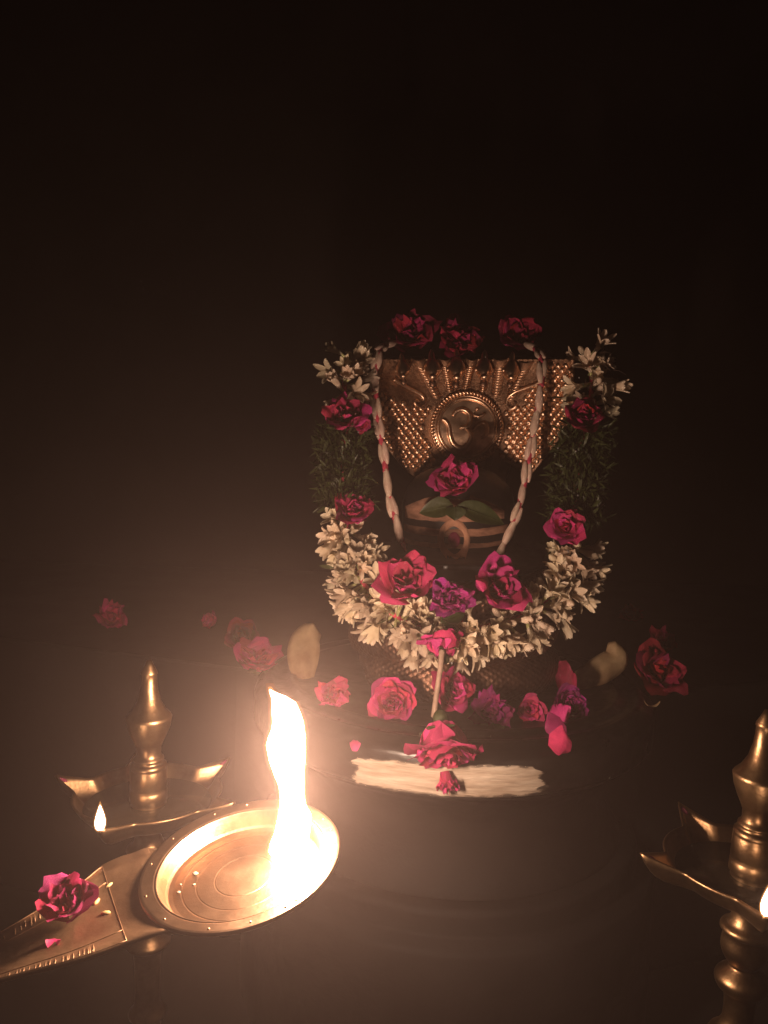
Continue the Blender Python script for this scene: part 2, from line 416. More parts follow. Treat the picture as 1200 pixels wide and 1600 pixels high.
def ling_disc(name, cx, cy, w, h, mat, off, label, hole=0.0, point=0.0):
    n, m = 36, 6; v = []
    for j in range(m):
        q = hole + (1 - hole) * j / (m - 1)
        for i in range(n):
            a = 2 * pi * i / n
            xx = sin(a) * (abs(sin(a)) ** point if point else 1); 
            e = min(1, (1 - abs(2 * j / (m - 1) - 1)) / 0.4) if hole else min(1, (1 - q) / 0.2)
            v.append(ling_pt(cx + w * q * xx, cy - h * q * cos(a), 0.0008 + off * e))
    f = grid_faces(n, m, True)
    if not hole: f.append(tuple(range(n)))
    o = link(name, mesh(name, v, f, mat), ling); o['label'] = label
ling_disc('tilak_ring', 708, 843, 25, 33, M_paste3, 0.0024, 'leaf shaped ring of tan paste', hole=0.62, point=0.25)
ling_disc('kumkum_dot', 708, 843, 9.5, 13, M_kumkum, 0.0026, 'oval dark pink powder dot')

# ------------------------------------------------------------------ cobra hood
HY = 1.262                              # distance of the hood's middle
def hood_depth(px, py):
    u = (px - 738) / 157.0
    d = HY - 0.075 * u * u - 0.016 * u
    if py < 600: d -= 0.018 * ((600 - py) / 45.0) ** 2
    if py > 680: d += 0.010 * ((py - 680) / 90.0)
    return d
O_cov = Vector((AX, AY, 0))
def HP(px, py, lift=0.0):
    p = at(px, py, hood_depth(px, py))
    dx = at(px + 3, py, hood_depth(px + 3, py)) - p; dz = at(px, py - 3, hood_depth(px, py - 3)) - p
    n = dx.cross(dz).normalized()
    n = n if n.y < 0 else -n
    return p + n * lift - O_cov, n
def hood_bottom(u):                     # image height of the lower edge
    px = 738 + 157 * u
    pts = [(580, 640), (590, 668), (605, 700), (630, 730), (654, 752), (668, 742), (690, 722), (738, 735), (790, 722), (812, 735), (829, 743), (845, 723), (868, 693), (884, 668), (896, 640)]
    for (x0, y0), (x1, y1) in zip(pts[:-1], pts[1:]):
        if x0 <= px <= x1: return y0 + (y1 - y0) * (px - x0) / (x1 - x0)
    return pts[0][1] if px < 600 else pts[-1][1]
nu, nv = 81, 34
hv = []
for j in range(nv):
    for i in range(nu):
        u = -1 + 2 * i / (nu - 1); px = 738 + 157 * u
        yb = hood_bottom(u); yt = 570 - 8 * u * u
        hv.append(HP(px, yb + (yt - yb) * j / (nv - 1))[0])
hood = link('hood', mesh('hood', hv, grid_faces(nu, nv), M_hood2), cov)
so = hood.modifiers.new('thick', 'SOLIDIFY'); so.thickness = 0.004; so.offset = -1
# dark crown behind the heads, where the roses lie
cr_v = []
for j in range(7):
    k = j / 6.0
    for i in range(41):
        u = -1 + 2 * i / 40
        p = HP(738 + 152 * u, 573 - 8 * u * u)[0]
        cr_v.append(p + Vector((0, 0.006 + 0.09 * k, 0.030 * sin(k * pi * 0.5) * (1 - 0.5 * u * u))))
crown = link('crown', mesh('crown', cr_v, grid_faces(41, 7), M_coil), cov)
so = crown.modifiers.new('thick', 'SOLIDIFY'); so.thickness = 0.003
# neck behind the lingam that carries the hood
nk = []
for k, (z, w, y) in enumerate([(0.10, 0.05, 0.125), (0.18, 0.055, 0.122), (0.24, 0.06, 0.115), (0.30, 0.075, 0.105), (0.36, 0.09, 0.09), (0.44, 0.10, 0.085)]):
    for i in range(16):
        a = 2 * pi * i / 16
        nk.append((w * cos(a) + 0.01 + 0.02 * (z - 0.1), y + 0.022 * sin(a) + 0.02, z))
link('neck', mesh('neck', nk, grid_faces(16, 6, True) + [tuple(range(16))[::-1], tuple(80 + i for i in range(16))], M_coil), cov)
# embossed scales, one by one
def boss_mesh(name, flat):
    v, f = [], []
    for r, z in ((1.0, -0.15), (0.86, 0.42), (0.52, 0.80), (0.22, 0.70 if flat else 0.92)):
        for i in range(7):
            a = 2 * pi * i / 7 + (0.2 if r < 0.9 else 0); v.append((r * cos(a), r * sin(a), z))
    return mesh(name, v, grid_faces(7, 4, True) + [tuple(21 + i for i in range(7))], M_hood, True)
bosses = [boss_mesh('scale', True), boss_mesh('scale', False)]
MED = (729.5, 668.5)
cnt = 0
cand = []
for r in range(40):
    y = 572 + r * 7.4
    for c in range(60):
        x = 583 + c * 11.6 + (5.8 if r % 2 else 0)
        if x > 893: continue
        if y > hood_bottom((x - 738) / 157) - 7: continue
        if (x - MED[0]) ** 2 + (y - MED[1]) ** 2 < 66 ** 2: continue
        if 640 < x < 820 and y < 632: continue
        if x < 650 and y < 634 - (650 - x) * 0.35: continue
        if x > 800 and y < 590 and x < 850: continue
        if x >= 795 and x < 850 and y < 632 - (x - 795) * 0.75: continue
        cand.append((x, y))
cand.sort(key=lambda c: -c[1])
for k, (x, y) in enumerate(cand[:298]):
    x += ru(-0.7, 0.7); y += ru(-0.7, 0.7)
    p, nn = HP(x, y, 0.0004)
    nn = (nn + Vector((ru(-1, 1), ru(-1, 1), ru(-1, 1))) * 0.12).normalized()
    s = 0.0062 * ru(0.92, 1.08) * (1.0 if y > 640 else 0.92)
    link('scale', bosses[k % 3 == 0], hood, axis_M(p, nn, ru(0, 6), s))
print('hood scales', len(cand))
# shallow fish scale relief above the bosses
fv, ff = [], []
for r in range(14):
    for c in range(40):
        x = 588 + c * 8 + (4 if r % 2 else 0); y = 562 + r * 5.2
        if x > 890 or (x - MED[0]) ** 2 + (y - MED[1]) ** 2 < 62 ** 2: continue
        if any((x - qx) ** 2 + (y - qy) ** 2 < 64 for qx, qy in cand[:298]): continue
        s0 = len(fv)
        for i in range(7):
            a = pi * i / 6
            fv.append(HP(x - 4.2 * cos(a), y + 4.6 * sin(a), 0.0004 + 0.0012 * sin(a))[0])
        fv.append(HP(x, y - 1, 0.0005)[0])
        ff += [(s0 + i, s0 + i + 1, s0 + 7) for i in range(6)]
fs = link('fine_scales', mesh('fine_scales', fv, ff, M_hood2, False), hood); fs['kind'] = 'stuff'
# medallion
med = link('medallion', None, cov)
del_med = med
def hp_med(px, py, lift):               # medallion stands slightly proud, facing the viewer's side
    c, n = HP(MED[0], MED[1]); e = HP(px, py)[0]
    return e + n * lift
bpy.data.objects.remove(del_med)
dv = []
for j in range(8):
    for i in range(64):
        a = 2 * pi * i / 64; q = 56 * j / 7
        dv.append(hp_med(MED[0] + q * cos(a), MED[1] - q * sin(a), 0.006 + 0.0035 * (1 - (j / 7) ** 2)))
for i in range(64):
    a = 2 * pi * i / 64; dv.append(hp_med(MED[0] + 58 * cos(a), MED[1] - 58 * sin(a), -0.002))
med = link('medallion', mesh('medallion', dv, grid_faces(64, 9, True), M_hood), cov)
def ringpath(r, lift, n=72): return [hp_med(MED[0] + r * cos(2 * pi * i / n), MED[1] - r * sin(2 * pi * i / n), lift) for i in range(n + 1)]
link('inner_ring', mesh('inner_ring', *tube(ringpath(45, 0.0085), 0.0026, 8), M_hood), med)
link('groove_ring', mesh('groove_ring', *tube(ringpath(49, 0.007), 0.0014, 6), M_hood), med)
rp = []
NSEG = 64
seg = mesh('rope_strand', *ball((0, 0, 0), 0.0017, 0.0046, 0.0026, 7, 6), M_hood)
for i in range(NSEG):
    a = 2 * pi * i / NSEG
    p = hp_med(MED[0] + 54 * cos(a), MED[1] - 54 * sin(a), 0.0075)
    q = hp_med(MED[0] + 57.5 * cos(a + 0.055), MED[1] - 57.5 * sin(a + 0.055), 0.0075)
    link('rope_strand', seg, med, T(p) @ Vector((0, 1, 0)).rotation_difference((q - p).normalized()).to_matrix().to_4x4())
Z4 = lambda x, y: (660 + x / 6.0, 590 + y / 6.0)
def stroke(name, pts, r0, lift=0.0105, taper=True):
    P = smooth_prof([Z4(*p) for p in pts], 7)
    m = len(P); R = [r0 * (0.35 + 0.65 * sin(pi * min(1, max(0, (i + 1.5) / (m + 2)))) ** 0.5) if taper else r0 for i in range(m)]
    return link(name, mesh(name, *tube([hp_med(x, y, lift) for x, y in P], R, 9), M_hood), med)
om = stroke('om_stroke', [(285, 360), (320, 318), (375, 302), (430, 335), (445, 395), (430, 450), (380, 470), (350, 465)], 0.0044)
om['label'] = 'raised curved stroke of the Om sign'
stroke('om_stroke', [(350, 468), (410, 480), (450, 530), (440, 600), (390, 655), (330, 655), (280, 610), (255, 540), (245, 460), (215, 410), (185, 395)], 0.0040)
stroke('om_stroke', [(435, 505), (480, 490), (520, 445), (575, 430), (605, 475), (590, 540), (545, 570)], 0.0036)
stroke('om_crescent', [(470, 335), (490, 358), (530, 368), (565, 352), (580, 330)], 0.0028)
p, nn = HP(*Z4(516, 300), 0.0105)
link('om_dot', mesh('om_dot', *ball((0, 0, 0), 0.0032, 0.0032, 0.0026), M_hood), med, T(p))
# side scrolls
Z3 = lambda x, y: (580 + x / 7.5, 530 + y / 7.5)
for pts in ([Z3(*q) for q in [(250, 470), (330, 520), (420, 570), (520, 620), (590, 670), (610, 730), (570, 780), (520, 775), (500, 740), (525, 715), (550, 735)]],
            [(852, 590), (840, 600), (822, 607), (806, 613), (795, 622), (793, 633), (800, 639), (807, 635), (805, 629), (800, 630)]):
    P = smooth_prof(pts, 6); m = len(P)
    link('scroll', mesh('scroll', *tube([HP(x, y, 0.0035)[0] for x, y in P], [0.0030 * (0.5 + 0.5 * min(1, (m - i) / 12)) for i in range(m)], 8), M_hood), cov)
# ribbed necks and rounded hood tops between the heads
for bx, by, tx, ty, w in [(683, 624, 652, 560, 11), (703, 614, 694, 560, 10), (727, 610, 738, 560, 10), (754, 614, 762, 575, 9), (775, 622, 783, 560, 12), (797, 628, 824, 564, 12)]:
    pv, nuu, nvv = [], 9, 22
    for j in range(nvv):
        t = j / (nvv - 1)
        for i in range(nuu):
            s = -1 + 2 * i / (nuu - 1)
            ww = w * (0.62 + 0.38 * t)
            bow = 3.5 * s * s
            pv.append(HP(bx + (tx - bx) * t + s * ww, by + (ty - by) * t - bow * (1 - 0.6 * t), 0.0012 + 0.006 * (1 - s * s) * (0.5 + 0.5 * t))[0])
    o = link('neck_plate', mesh('neck_plate', pv, grid_faces(nuu, nvv), M_hood2), cov)
    for k in range(11):
        t = 0.06 + k * 0.072
        P = []
        for i in range(9):
            s = -1 + 2 * i / 8; ww = w * (0.62 + 0.38 * t)
            P.append(HP(bx + (tx - bx) * t + s * ww * 0.95, by + (ty - by) * t - 3.5 * s * s * (1 - 0.6 * t), 0.0016 + 0.006 * (1 - s * s) * (0.5 + 0.5 * t))[0])
        link('rib', mesh('rib', *tube(P, [0.0004 + 0.0011 * sin(pi * (i + 0.5) / 9) for i in range(9)], 6), M_hood), o)
# five cobra heads
hd = ball((0, 0, 0), 0.0105, 0.013, 0.0165, 14, 10)
hdv = []
for q in hd[0]:
    q = Vector(q); t = (q.z + 0.0165) / 0.033
    w = 0.55 + 0.55 * sin(pi * min(1, t * 0.85 + 0.05)); q.x *= w
    q.y -= 0.006 * (1 - t) ** 2
    hdv.append(q)
m_head = mesh('cobra_head', hdv, hd[1], M_hood)
m_crest = mesh('crest', *lathe([(0.0058, 0.0), (0.0062, 0.002), (0.0048, 0.004), (0.0042, 0.0085), (0.003, 0.012), (0.001, 0.0155), (0, 0.016)], 12), M_hood)
m_eye = mesh('eye', *ball((0, 0, 0), 0.0028, 0.0028, 0.0034, 8, 6), M_hood)
m_snout = mesh('snout', *ball((0, 0, 0), 0.0055, 0.0065, 0.0040, 10, 7), M_hood)
m_mouth = mesh('mouth', *ball((0, 0, 0), 0.0048, 0.004, 0.0055, 10, 6), M_coil)
for k, (hx, hy, hs) in enumerate([(623, 575, 1.0), (671, 574, 1.2), (711, 574, 1.3), (757, 574, 1.2), (802, 576, 1.15)]):
    p, nn = HP(hx, hy, 0.012)
    h = link('cobra_head', m_head, cov, T(p) @ Matrix.Rotation(radians(-6 + 3 * k), 4, 'Y') @ Matrix.Rotation(radians(-14), 4, 'X') @ Matrix.Diagonal((hs, hs, hs, 1)))
    link('crest', m_crest, h, T((0, 0.001, 0.0125)))
    for s in (-1, 1): link('eye', m_eye, h, T((s * 0.0098, -0.004, -0.001)))
    link('snout', m_snout, h, T((0, -0.0125, -0.0145)))
    link('mouth', m_mouth, h, T((0, -0.009, -0.0215)))

# ------------------------------------------------------------------ roses
def petal(th, r0, wid, hgt, tilt, cup, curl, ruff, sd, nu=9, nv=7):
    v = []
    for j in range(nv):
        s = j / (nv - 1)
        wsh = (0.28 + 0.95 * sin(pi * min(1.0, s * 0.62 + 0.06)) ** 1.1) * (1 - 0.20 * max(0, s - 0.72) / 0.28)
        for i in range(nu):
            w = -1 + 2 * i / (nu - 1)
            # walk outwards along a curve that opens with height; the sides stop short, which rounds the tip
            rr, zz, st = r0, 0.0, 8
            se = s * (1 - 0.30 * abs(w) ** 2.6 * s)
            for q in range(st):
                ss = se * (q + 0.5) / st
                aa = tilt * (0.3 + 0.7 * ss) + curl * ss ** 3
                rr += sin(aa) * hgt * se / st; zz += cos(aa) * hgt * se / st
            x = w * wid * wsh
            rad = max(0.16, cup)
            phi = x / rad
            phi = max(-1.9, min(1.9, phi))
            lx = rad * sin(phi); ly = rr - rad * (1 - cos(phi)) * (1 if cup < 5 else 0)
            e = s ** 2 * ruff
            nx = mnoise.noise((w * 1.7 + sd, s * 2.1, sd * 3.7)); nz = mnoise.noise((w * 2.3, s * 2.6 + sd, sd * 1.9)); nn2 = mnoise.noise((w * 4 + sd, s * 4, sd))
            v.append((lx + e * 0.12 * nx, ly + e * (0.20 * nx + 0.07 * nn2), zz + e * (0.16 * nz + 0.07 * nn2) - s ** 3 * 0.10 * w * w * hgt))
    M = Matrix.Rotation(th, 3, 'Z')
    return [M @ Vector(p) for p in v], grid_faces(nu, nv)
def rose_petals(kind, sd):
    R = random.Random(sd); out = []
    th = R.random() * 6
    if kind == 'full':                  # flat quartered bloom packed with short petals
        N = 46
        for i in range(N):
            t = i / (N - 1); th += 2.39996 + R.uniform(-0.3, 0.3)
            out.append((th, 0.02 + 0.44 * t, 0.15 + 0.36 * t, 0.66 - 0.02 * t, 0.08 + 1.0 * t ** 1.7, 0.16 + 0.5 * t, 0.15 * t + R.uniform(-0.1, 0.15), 0.75 - 0.3 * t))
    elif kind == 'cup':                 # spiral hybrid bloom with turned back outer petals
        N = 24
        for i in range(N):
            t = i / (N - 1); th += 2.39996 + R.uniform(-0.25, 0.25)
            out.append((th, 0.02 + 0.24 * t, 0.22 + 0.42 * t, 0.72 + 0.14 * t, 0.04 + 0.85 * t ** 1.3, 0.15 + 0.42 * t, 0.1 + 0.9 * t + R.uniform(-0.1, 0.3), 0.6 + 0.4 * t))
    elif kind == 'loose':               # wilted bloom, few large petals flopping open
        N = 17
        for i in range(N):
            t = i / (N - 1); th += 2.39996 + R.uniform(-0.5, 0.5)
            out.append((th, 0.03 + 0.14 * t, 0.24 + 0.42 * t, 0.70 + 0.35 * t, 0.12 + 1.15 * t + R.uniform(-0.15, 0.25), 0.22 + 0.6 * t, R.uniform(-0.5, 0.7), 1.3))
    else:                               # crumple: dried, ruffled
        N = 26
        for i in range(N):
            t = i / (N - 1); th += 2.39996 + R.uniform(-0.6, 0.6)
            out.append((th, 0.03 + 0.30 * t, 0.18 + 0.36 * t, 0.62 + 0.20 * t, 0.1 + 1.1 * t + R.uniform(-0.2, 0.2), 0.18 + 0.4 * t, R.uniform(-0.6, 0.9), 1.7))
    return [petal(*p, sd=sd * 1.37 + k * 0.61) for k, p in enumerate(out)]
_sep = petal(0, 0.05, 0.12, 0.55, 1.5, 0.3, 0.5, 0.3, 4.2, 5, 6)
M_SEPAL = mesh('sepal', *_sep, M_green)
_cal = lathe(smooth_prof([(0.0, -0.28), (0.07, -0.27), (0.14, -0.2), (0.17, -0.1), (0.12, 0.02), (0.0, 0.04)], 3), 12)
M_CALYX = mesh('calyx', *_cal, M_green)
_rose_cache = {}
def rose_data(kind, sd, mat):
    key = (kind, sd, mat.name)
    if key not in _rose_cache:
        _rose_cache[key] = [mesh('petal', v, f, mat) for v, f in rose_petals(kind, sd)]
    return _rose_cache[key]
def make_rose(p, axis, size, kind, sd, mat, label=None, parent=None, spin=0.0, calyx=True, squash=(1, 1, 1), group=None):
    """size: radius in metres; p: middle of the bloom"""
    axis = Vector(axis).normalized(); s = size / 0.81
    base = Vector(p) - axis * s * 0.32
    M = axis_M(base, axis, spin, s) @ Matrix.Diagonal((*squash, 1))
    if parent:
        r = link('rose', None, parent, M); r.empty_display_size = 0.02
        if label: r['label'] = label
    else:
        r = thing('rose', label, 'rose', M, group)
    for me in rose_data(kind, sd, mat): link('petal', me, r)
    if calyx:
        link('calyx', M_CALYX, r)
        for k in range(5): link('sepal', M_SEPAL, r, T((0, 0, -0.1)) @ Matrix.Rotation(2 * pi * k / 5 + 0.3, 4, 'Z'))
    return r
PXM = lambda Y: Y / FPX
def rose_on(px, py, w, z_support, kind, sd, mat, label, axis=(0, -0.5, 0.8), spin=0.0, squash=(1, 1, 1), lift=0.55, calyx=False, group='loose roses around the lingam'):
    c = gz(px, py, z_support + 0.02); size = w / 2 * PXM(c.y)
    c = gz(px, py, z_support + size * lift); size = w / 2 * PXM(c.y)
    return make_rose(c, axis, size, kind, sd, mat, label, None, spin, calyx, squash, group)

LEDGE = -0.004
rose_on(175, 966, 56, LEDGE, 'crumple', 11, M_rose, 'faded pink rose farthest left, alone behind the left brass lamp', (0.2, -0.6, 0.6), squash=(0.9, 0.9, 1.2))
rose_on(329, 971, 32, LEDGE, 'crumple', 12, M_rose, 'tiny pink rose on the ledge, second rose from the left', (-0.5, -0.7, 0.4))
rose_on(378, 994, 58, LEDGE, 'full', 13, M_rosed, 'dull dark pink rose behind the pale pink rose left of the flame', (0.1, -0.8, 0.6))
rose_on(402, 1030, 82, LEDGE, 'loose', 14, M_rose, 'pale pink open rose with green sepals just above the camphor flame', (0.1, -0.35, 0.9), squash=(1, 1, 0.9), calyx=True)
rose_on(520, 1086, 56, 0.0, 'crumple', 15, M_rose, 'small pink rose right of the flame tip, left of the round rose', (0.2, -0.8, 0.5))
rose_on(612, 1097, 82, 0.0, 'full', 16, M_rose, 'large round pink rose facing forward in the front row', (-0.15, -0.95, 0.30), spin=0.6)
make_rose(at(703, 1082, 0.995), (0.45, -0.75, 0.5), 0.033, 'cup', 17, M_rose, 'twisted open pink rose behind the bare stem', None, 2.2, False, (1, 1, 1), 'loose roses around the lingam')
rose_on(770, 1112, 64, 0.0, 'crumple', 18, M_rosep, 'purple crumpled rose with a green leaf beneath in the front row', (-0.1, -0.9, 0.45))
rose_on(828, 1109, 52, 0.0, 'cup', 19, M_rose, 'small spiral pink rose between the two purple roses', (0.05, -0.9, 0.4))
rose_on(890, 1100, 62, 0.0, 'full', 20, M_rosep, 'magenta purple rose beside the three fallen petals', (0.3, -0.8, 0.55), spin=1.1)
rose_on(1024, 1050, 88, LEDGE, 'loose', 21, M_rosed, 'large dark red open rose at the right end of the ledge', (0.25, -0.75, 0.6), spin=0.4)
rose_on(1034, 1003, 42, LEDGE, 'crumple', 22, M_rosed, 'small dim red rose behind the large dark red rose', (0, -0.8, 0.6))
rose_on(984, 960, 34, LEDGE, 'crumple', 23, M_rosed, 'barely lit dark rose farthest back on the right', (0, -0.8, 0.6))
# rose hanging over the front rim, with a withered scrap below it
c = rim_point(690, 1168) + Vector((AX, AY, 0)); c = at(692, 1156, c.y - 0.022)
r9 = make_rose(c, (0.08, -0.5, -0.72), 0.045, 'cup', 24, M_rose, 'large pink rose drooping head down over the paste smear', None, 0.8, True, (1, 1, 1.1), 'loose roses around the lingam')
# withered petals under it
def loose_petal(name, px, py, Y, w, h, axis, mat, label, sd, cat='petal', group='fallen rose petals', cup=0.5, spin=0.0):
    v, f = petal(0, 0.0, 0.5, 1.0, 0.35, cup, 0.4, 0.5, sd, 7, 7)
    me = mesh(name, [Vector((p.x * w, p.z * h - h * 0.5, -p.y * w)) for p in v], f, mat)
    o = link(name, me, None, axis_M(at(px, py, Y), axis, spin)); return tag(o, label, cat, group)
def on_top(px, py, z=0.004): return gz(px, py, z).y
c = at(696, 1214, rim_point(696, 1214).y + AY - 0.010); make_rose(c, (0.2, -0.4, -0.9), 0.016, 'crumple', 25, M_rose, 'small withered bud stuck on the paste below the drooping rose', None, 0.4, False, (0.8, 0.8, 1.7), 'loose roses around the lingam')
loose_petal('petal', 873, 1112, on_top(873, 1120), 0.030, 0.030, (-0.2, -0.9, 0.5), M_rose, 'uppermost of the three pink petals before the magenta rose', 4.1, cup=0.9, spin=0.3)
loose_petal('petal', 869, 1133, on_top(869, 1140), 0.032, 0.026, (0.35, -0.55, 0.7), M_rose, 'middle pink petal of the three in front of the magenta rose', 5.3, cup=1.2, spin=2.3)
loose_petal('petal', 876, 1158, on_top(876, 1165), 0.034, 0.028, (-0.25, -0.6, 0.7), M_rose, 'lowest of the three fallen pink petals near the pedestal rim', 6.7, cup=1.3, spin=-1.9)
loose_petal('petal', 555, 1163, on_top(555, 1168), 0.014, 0.018, (0, -0.6, 0.8), M_rose, 'tiny pink petal on the pedestal ridge left of the paste smear', 7.9)
loose_petal('petal', 884, 1060, on_top(884, 1085), 0.032, 0.062, (-0.2, -0.9, 0.3), M_rosed, 'upright dull red petal leaning beside the scaly coil', 8.8)
loose_petal('petal', 1018, 1100, on_top(1018, 1100), 0.024, 0.014, (0, -0.3, 0.9), M_cream, 'small dim pale petal lying below the large dark red rose', 9.4)
# leaf under the purple rose
def leaf(name, M, L, W, mat, parent=None, fold=0.25, droop=0.2, label=None):
    v, nu, nv = [], 7, 9
    for j in range(nv):
        s = j / (nv - 1); w = W * sin(pi * s ** 0.8) ** 0.85 + 0.0002
        for i in range(nu):
            q = -1 + 2 * i / (nu - 1)
            v.append((q * w * 0.5, L * s, fold * abs(q) * w * 0.5 - droop * L * s * s + 0.03 * W * mnoise.noise((q * 2, s * 4, L * 100))))
    o = link(name, mesh(name, v, grid_faces(nu, nv), mat), parent, M)
    rib = [(0, L * s, -droop * L * s * s + 0.0006) for s in [k / 8 for k in range(9)]]
    link('midrib', mesh('midrib', *tube(rib, [0.0007 * (1.1 - k / 9) for k in range(9)], 5), mat), o)
    if label: o['label'] = label
    return o
lf_ = leaf('rose_leaf', axis_M(gz(770, 1130, 0.006), (0, -0.4, 0.9)) @ Matrix.Rotation(radians(190), 4, 'Z'), 0.034, 0.024, M_green, label='green leaf poking out under the purple crumpled rose'); lf_['category'] = 'leaf'

# roses on top of the hood
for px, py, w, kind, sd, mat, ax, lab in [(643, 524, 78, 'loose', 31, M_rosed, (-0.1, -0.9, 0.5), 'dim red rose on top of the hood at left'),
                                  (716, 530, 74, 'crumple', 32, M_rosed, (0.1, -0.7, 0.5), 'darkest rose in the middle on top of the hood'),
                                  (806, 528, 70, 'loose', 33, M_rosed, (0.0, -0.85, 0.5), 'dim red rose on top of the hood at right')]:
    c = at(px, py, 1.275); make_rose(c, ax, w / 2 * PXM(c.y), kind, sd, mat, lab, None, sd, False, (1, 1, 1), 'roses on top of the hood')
# rose and bilva leaves on the lingam
c = at(711, 750, AY - 0.095); make_rose(c, (-0.15, -0.8, 0.55), 36 * PXM(c.y), 'loose', 34, M_rose, 'bright pink rose on the lingam brow under the medallion', None, 0.3, False, (1, 1, 0.9))
sp = thing('bilva_leaf', 'green three lobed leaf laid on the lingam below the pink rose', 'leaf', T(at(711, 790, AY - 0.104)))
for k, (ang, L) in enumerate([(100, 0.048), (-105, 0.072), (180, 0.02)]):
    leaf('leaflet', Matrix.Rotation(radians(68), 4, 'X') @ Matrix.Rotation(radians(ang), 4, 'Z') @ T((0, 0.002, 0.001 * k)), L, 0.030, M_green, sp, fold=0.3, droop=0.28 if k < 2 else 0.1)

# cream curved petals either side
def cream(name, pts, Y0, Y1, wid, label):
    P = smooth_prof(pts, 5); m = len(P); v = []; nu = 9
    for j, (x, y) in enumerate(P):
        s = j / (m - 1); c = at(x, y, Y0 + (Y1 - Y0) * s)
        a = at(*P[min(j + 1, m - 1)], Y0 + (Y1 - Y0) * min(1, s + 1 / m)); b = at(*P[max(j - 1, 0)], Y0 + (Y1 - Y0) * max(0, s - 1 / m))
        t = (a - b).normalized(); nrm = Vector((0, -0.75, 0.66)); sd = t.cross(nrm).normalized(); up = sd.cross(t)
        w = wid * (0.10 + 0.90 * sin(pi * (0.06 + 0.80 * s)) ** 0.7)
        for i in range(nu):
            q = -1 + 2 * i / (nu - 1)
            v.append(c + sd * q * w + up * (0.007 * (1 - q * q) + 0.007 * mnoise.noise((q * 1.3, s * 3, wid * 99)) - 0.004 * q * s))
    me = mesh(name, v, grid_faces(nu, m), M_cream); o = link(name, me); md = o.modifiers.new('thick', 'SOLIDIFY'); md.thickness = 0.002
    return tag(o, label, 'petal', 'large cream petals')
cream('cream_petal', [(880, 1074), (912, 1061), (940, 1046), (962, 1029), (962, 1008)], 1.16, 1.22, 0.021, 'large curled cream petal at right of the coil by dark red rose')
cream('cream_petal', [(478, 1066), (474, 1045), (474, 1020), (478, 998), (490, 982)], 1.17, 1.23, 0.025, 'large upright cream petal left of the coil above the flame')

# ------------------------------------------------------------------ flower garland
gar = thing('flower_garland', 'thick garland of white tuberoses, green sprigs and roses draped around the hood', 'garland', T((AX, AY, 0)))
O = Vector((AX, AY, 0))
gp = [(543, 556, 1.19), (538, 590, 1.165), (540, 650, 1.14), (536, 720, 1.12), (540, 790, 1.105), (546, 850, 1.09), (566, 908, 1.065), (606, 953, 1.04), (655, 981, 1.025),
      (705, 989, 1.02), (755, 981, 1.025), (815, 962, 1.04), (866, 924, 1.065), (892, 875, 1.09), (897, 820, 1.105), (902, 745, 1.12), (915, 660, 1.14), (925, 600, 1.165), (918, 556, 1.19)]
GP = smooth_prof(gp, 16)
GW = [at(x, y, Y) - O for x, y, Y in GP]
link('cord', mesh('cord', *tube(GW, 0.004, 6), M_thread), gar)
def tuberose(sd, openness):
    R = random.Random(sd); parts = []
    path = [(0, 0, 0), (0.0008, 0, 0.010), (0.0012, 0.0006, 0.020), (0.001, 0.001, 0.027)]
    parts.append(tube(path, [0.0019, 0.0021, 0.0026, 0.0040], 7, False))
    for k in range(6):
        th = 2 * pi * k / 6 + R.uniform(-0.2, 0.2); L = R.uniform(0.020, 0.027) * (1 if k % 2 else 0.9); W = R.uniform(0.0031, 0.0044)
        op = openness * R.uniform(0.75, 1.2); v = []; nv, nu = 6, 4
        for j in range(nv):
            s = j / (nv - 1); w = W * (0.4 + 0.75 * sin(pi * min(1, 0.12 + 0.74 * s)) ** 0.9) * (1 if s < 0.99 else 0.35)
            rr, zz = 0.0028, 0.026
            for q in range(6):
                aa = op * (0.35 + 1.0 * s * (q + 0.5) / 6); rr += sin(aa) * L * s / 6; zz += cos(aa) * L * s / 6
            for i in range(nu):
                q = -1 + 2 * i / (nu - 1)
                v.append(Matrix.Rotation(th, 3, 'Z') @ Vector((rr - 0.0022 * q * q * (1 - 0.5 * s) + (0.0012 if k % 2 else 0), q * w, zz + 0.0015 * q * q)))
        parts.append((v, grid_faces(nu, nv)))
    me = mesh('tuberose', *join(*parts), M_white); me.materials.append(M_tubeg)
    for q in range(7 * 2): me.polygons[q].material_index = 1
    return me
def bud(sd):
    return mesh('tuberose_bud', *tube([(0, 0, 0), (0.0006, 0, 0.012), (0.0012, 0, 0.022), (0.0016, 0.0004, 0.031), (0.002, 0.0006, 0.039), (0.0022, 0.0008, 0.043)], [0.0018, 0.0022, 0.0032, 0.0052, 0.0044, 0.0012], 8), M_white)
tubes_ = [tuberose(s, o) for s, o in ((1, 0.55), (2, 0.8), (3, 0.42), (4, 0.95), (5, 0.65), (6, 0.3))]
buds_ = [bud(1)]
def path_at(a):                         # a: 0..len-1
    i = min(int(a), len(GW) - 2); return GW[i].lerp(GW[i + 1], a - i), (GW[i + 1] - GW[i]).normalized()
CEN = Vector((0, -0.11, 0.17))
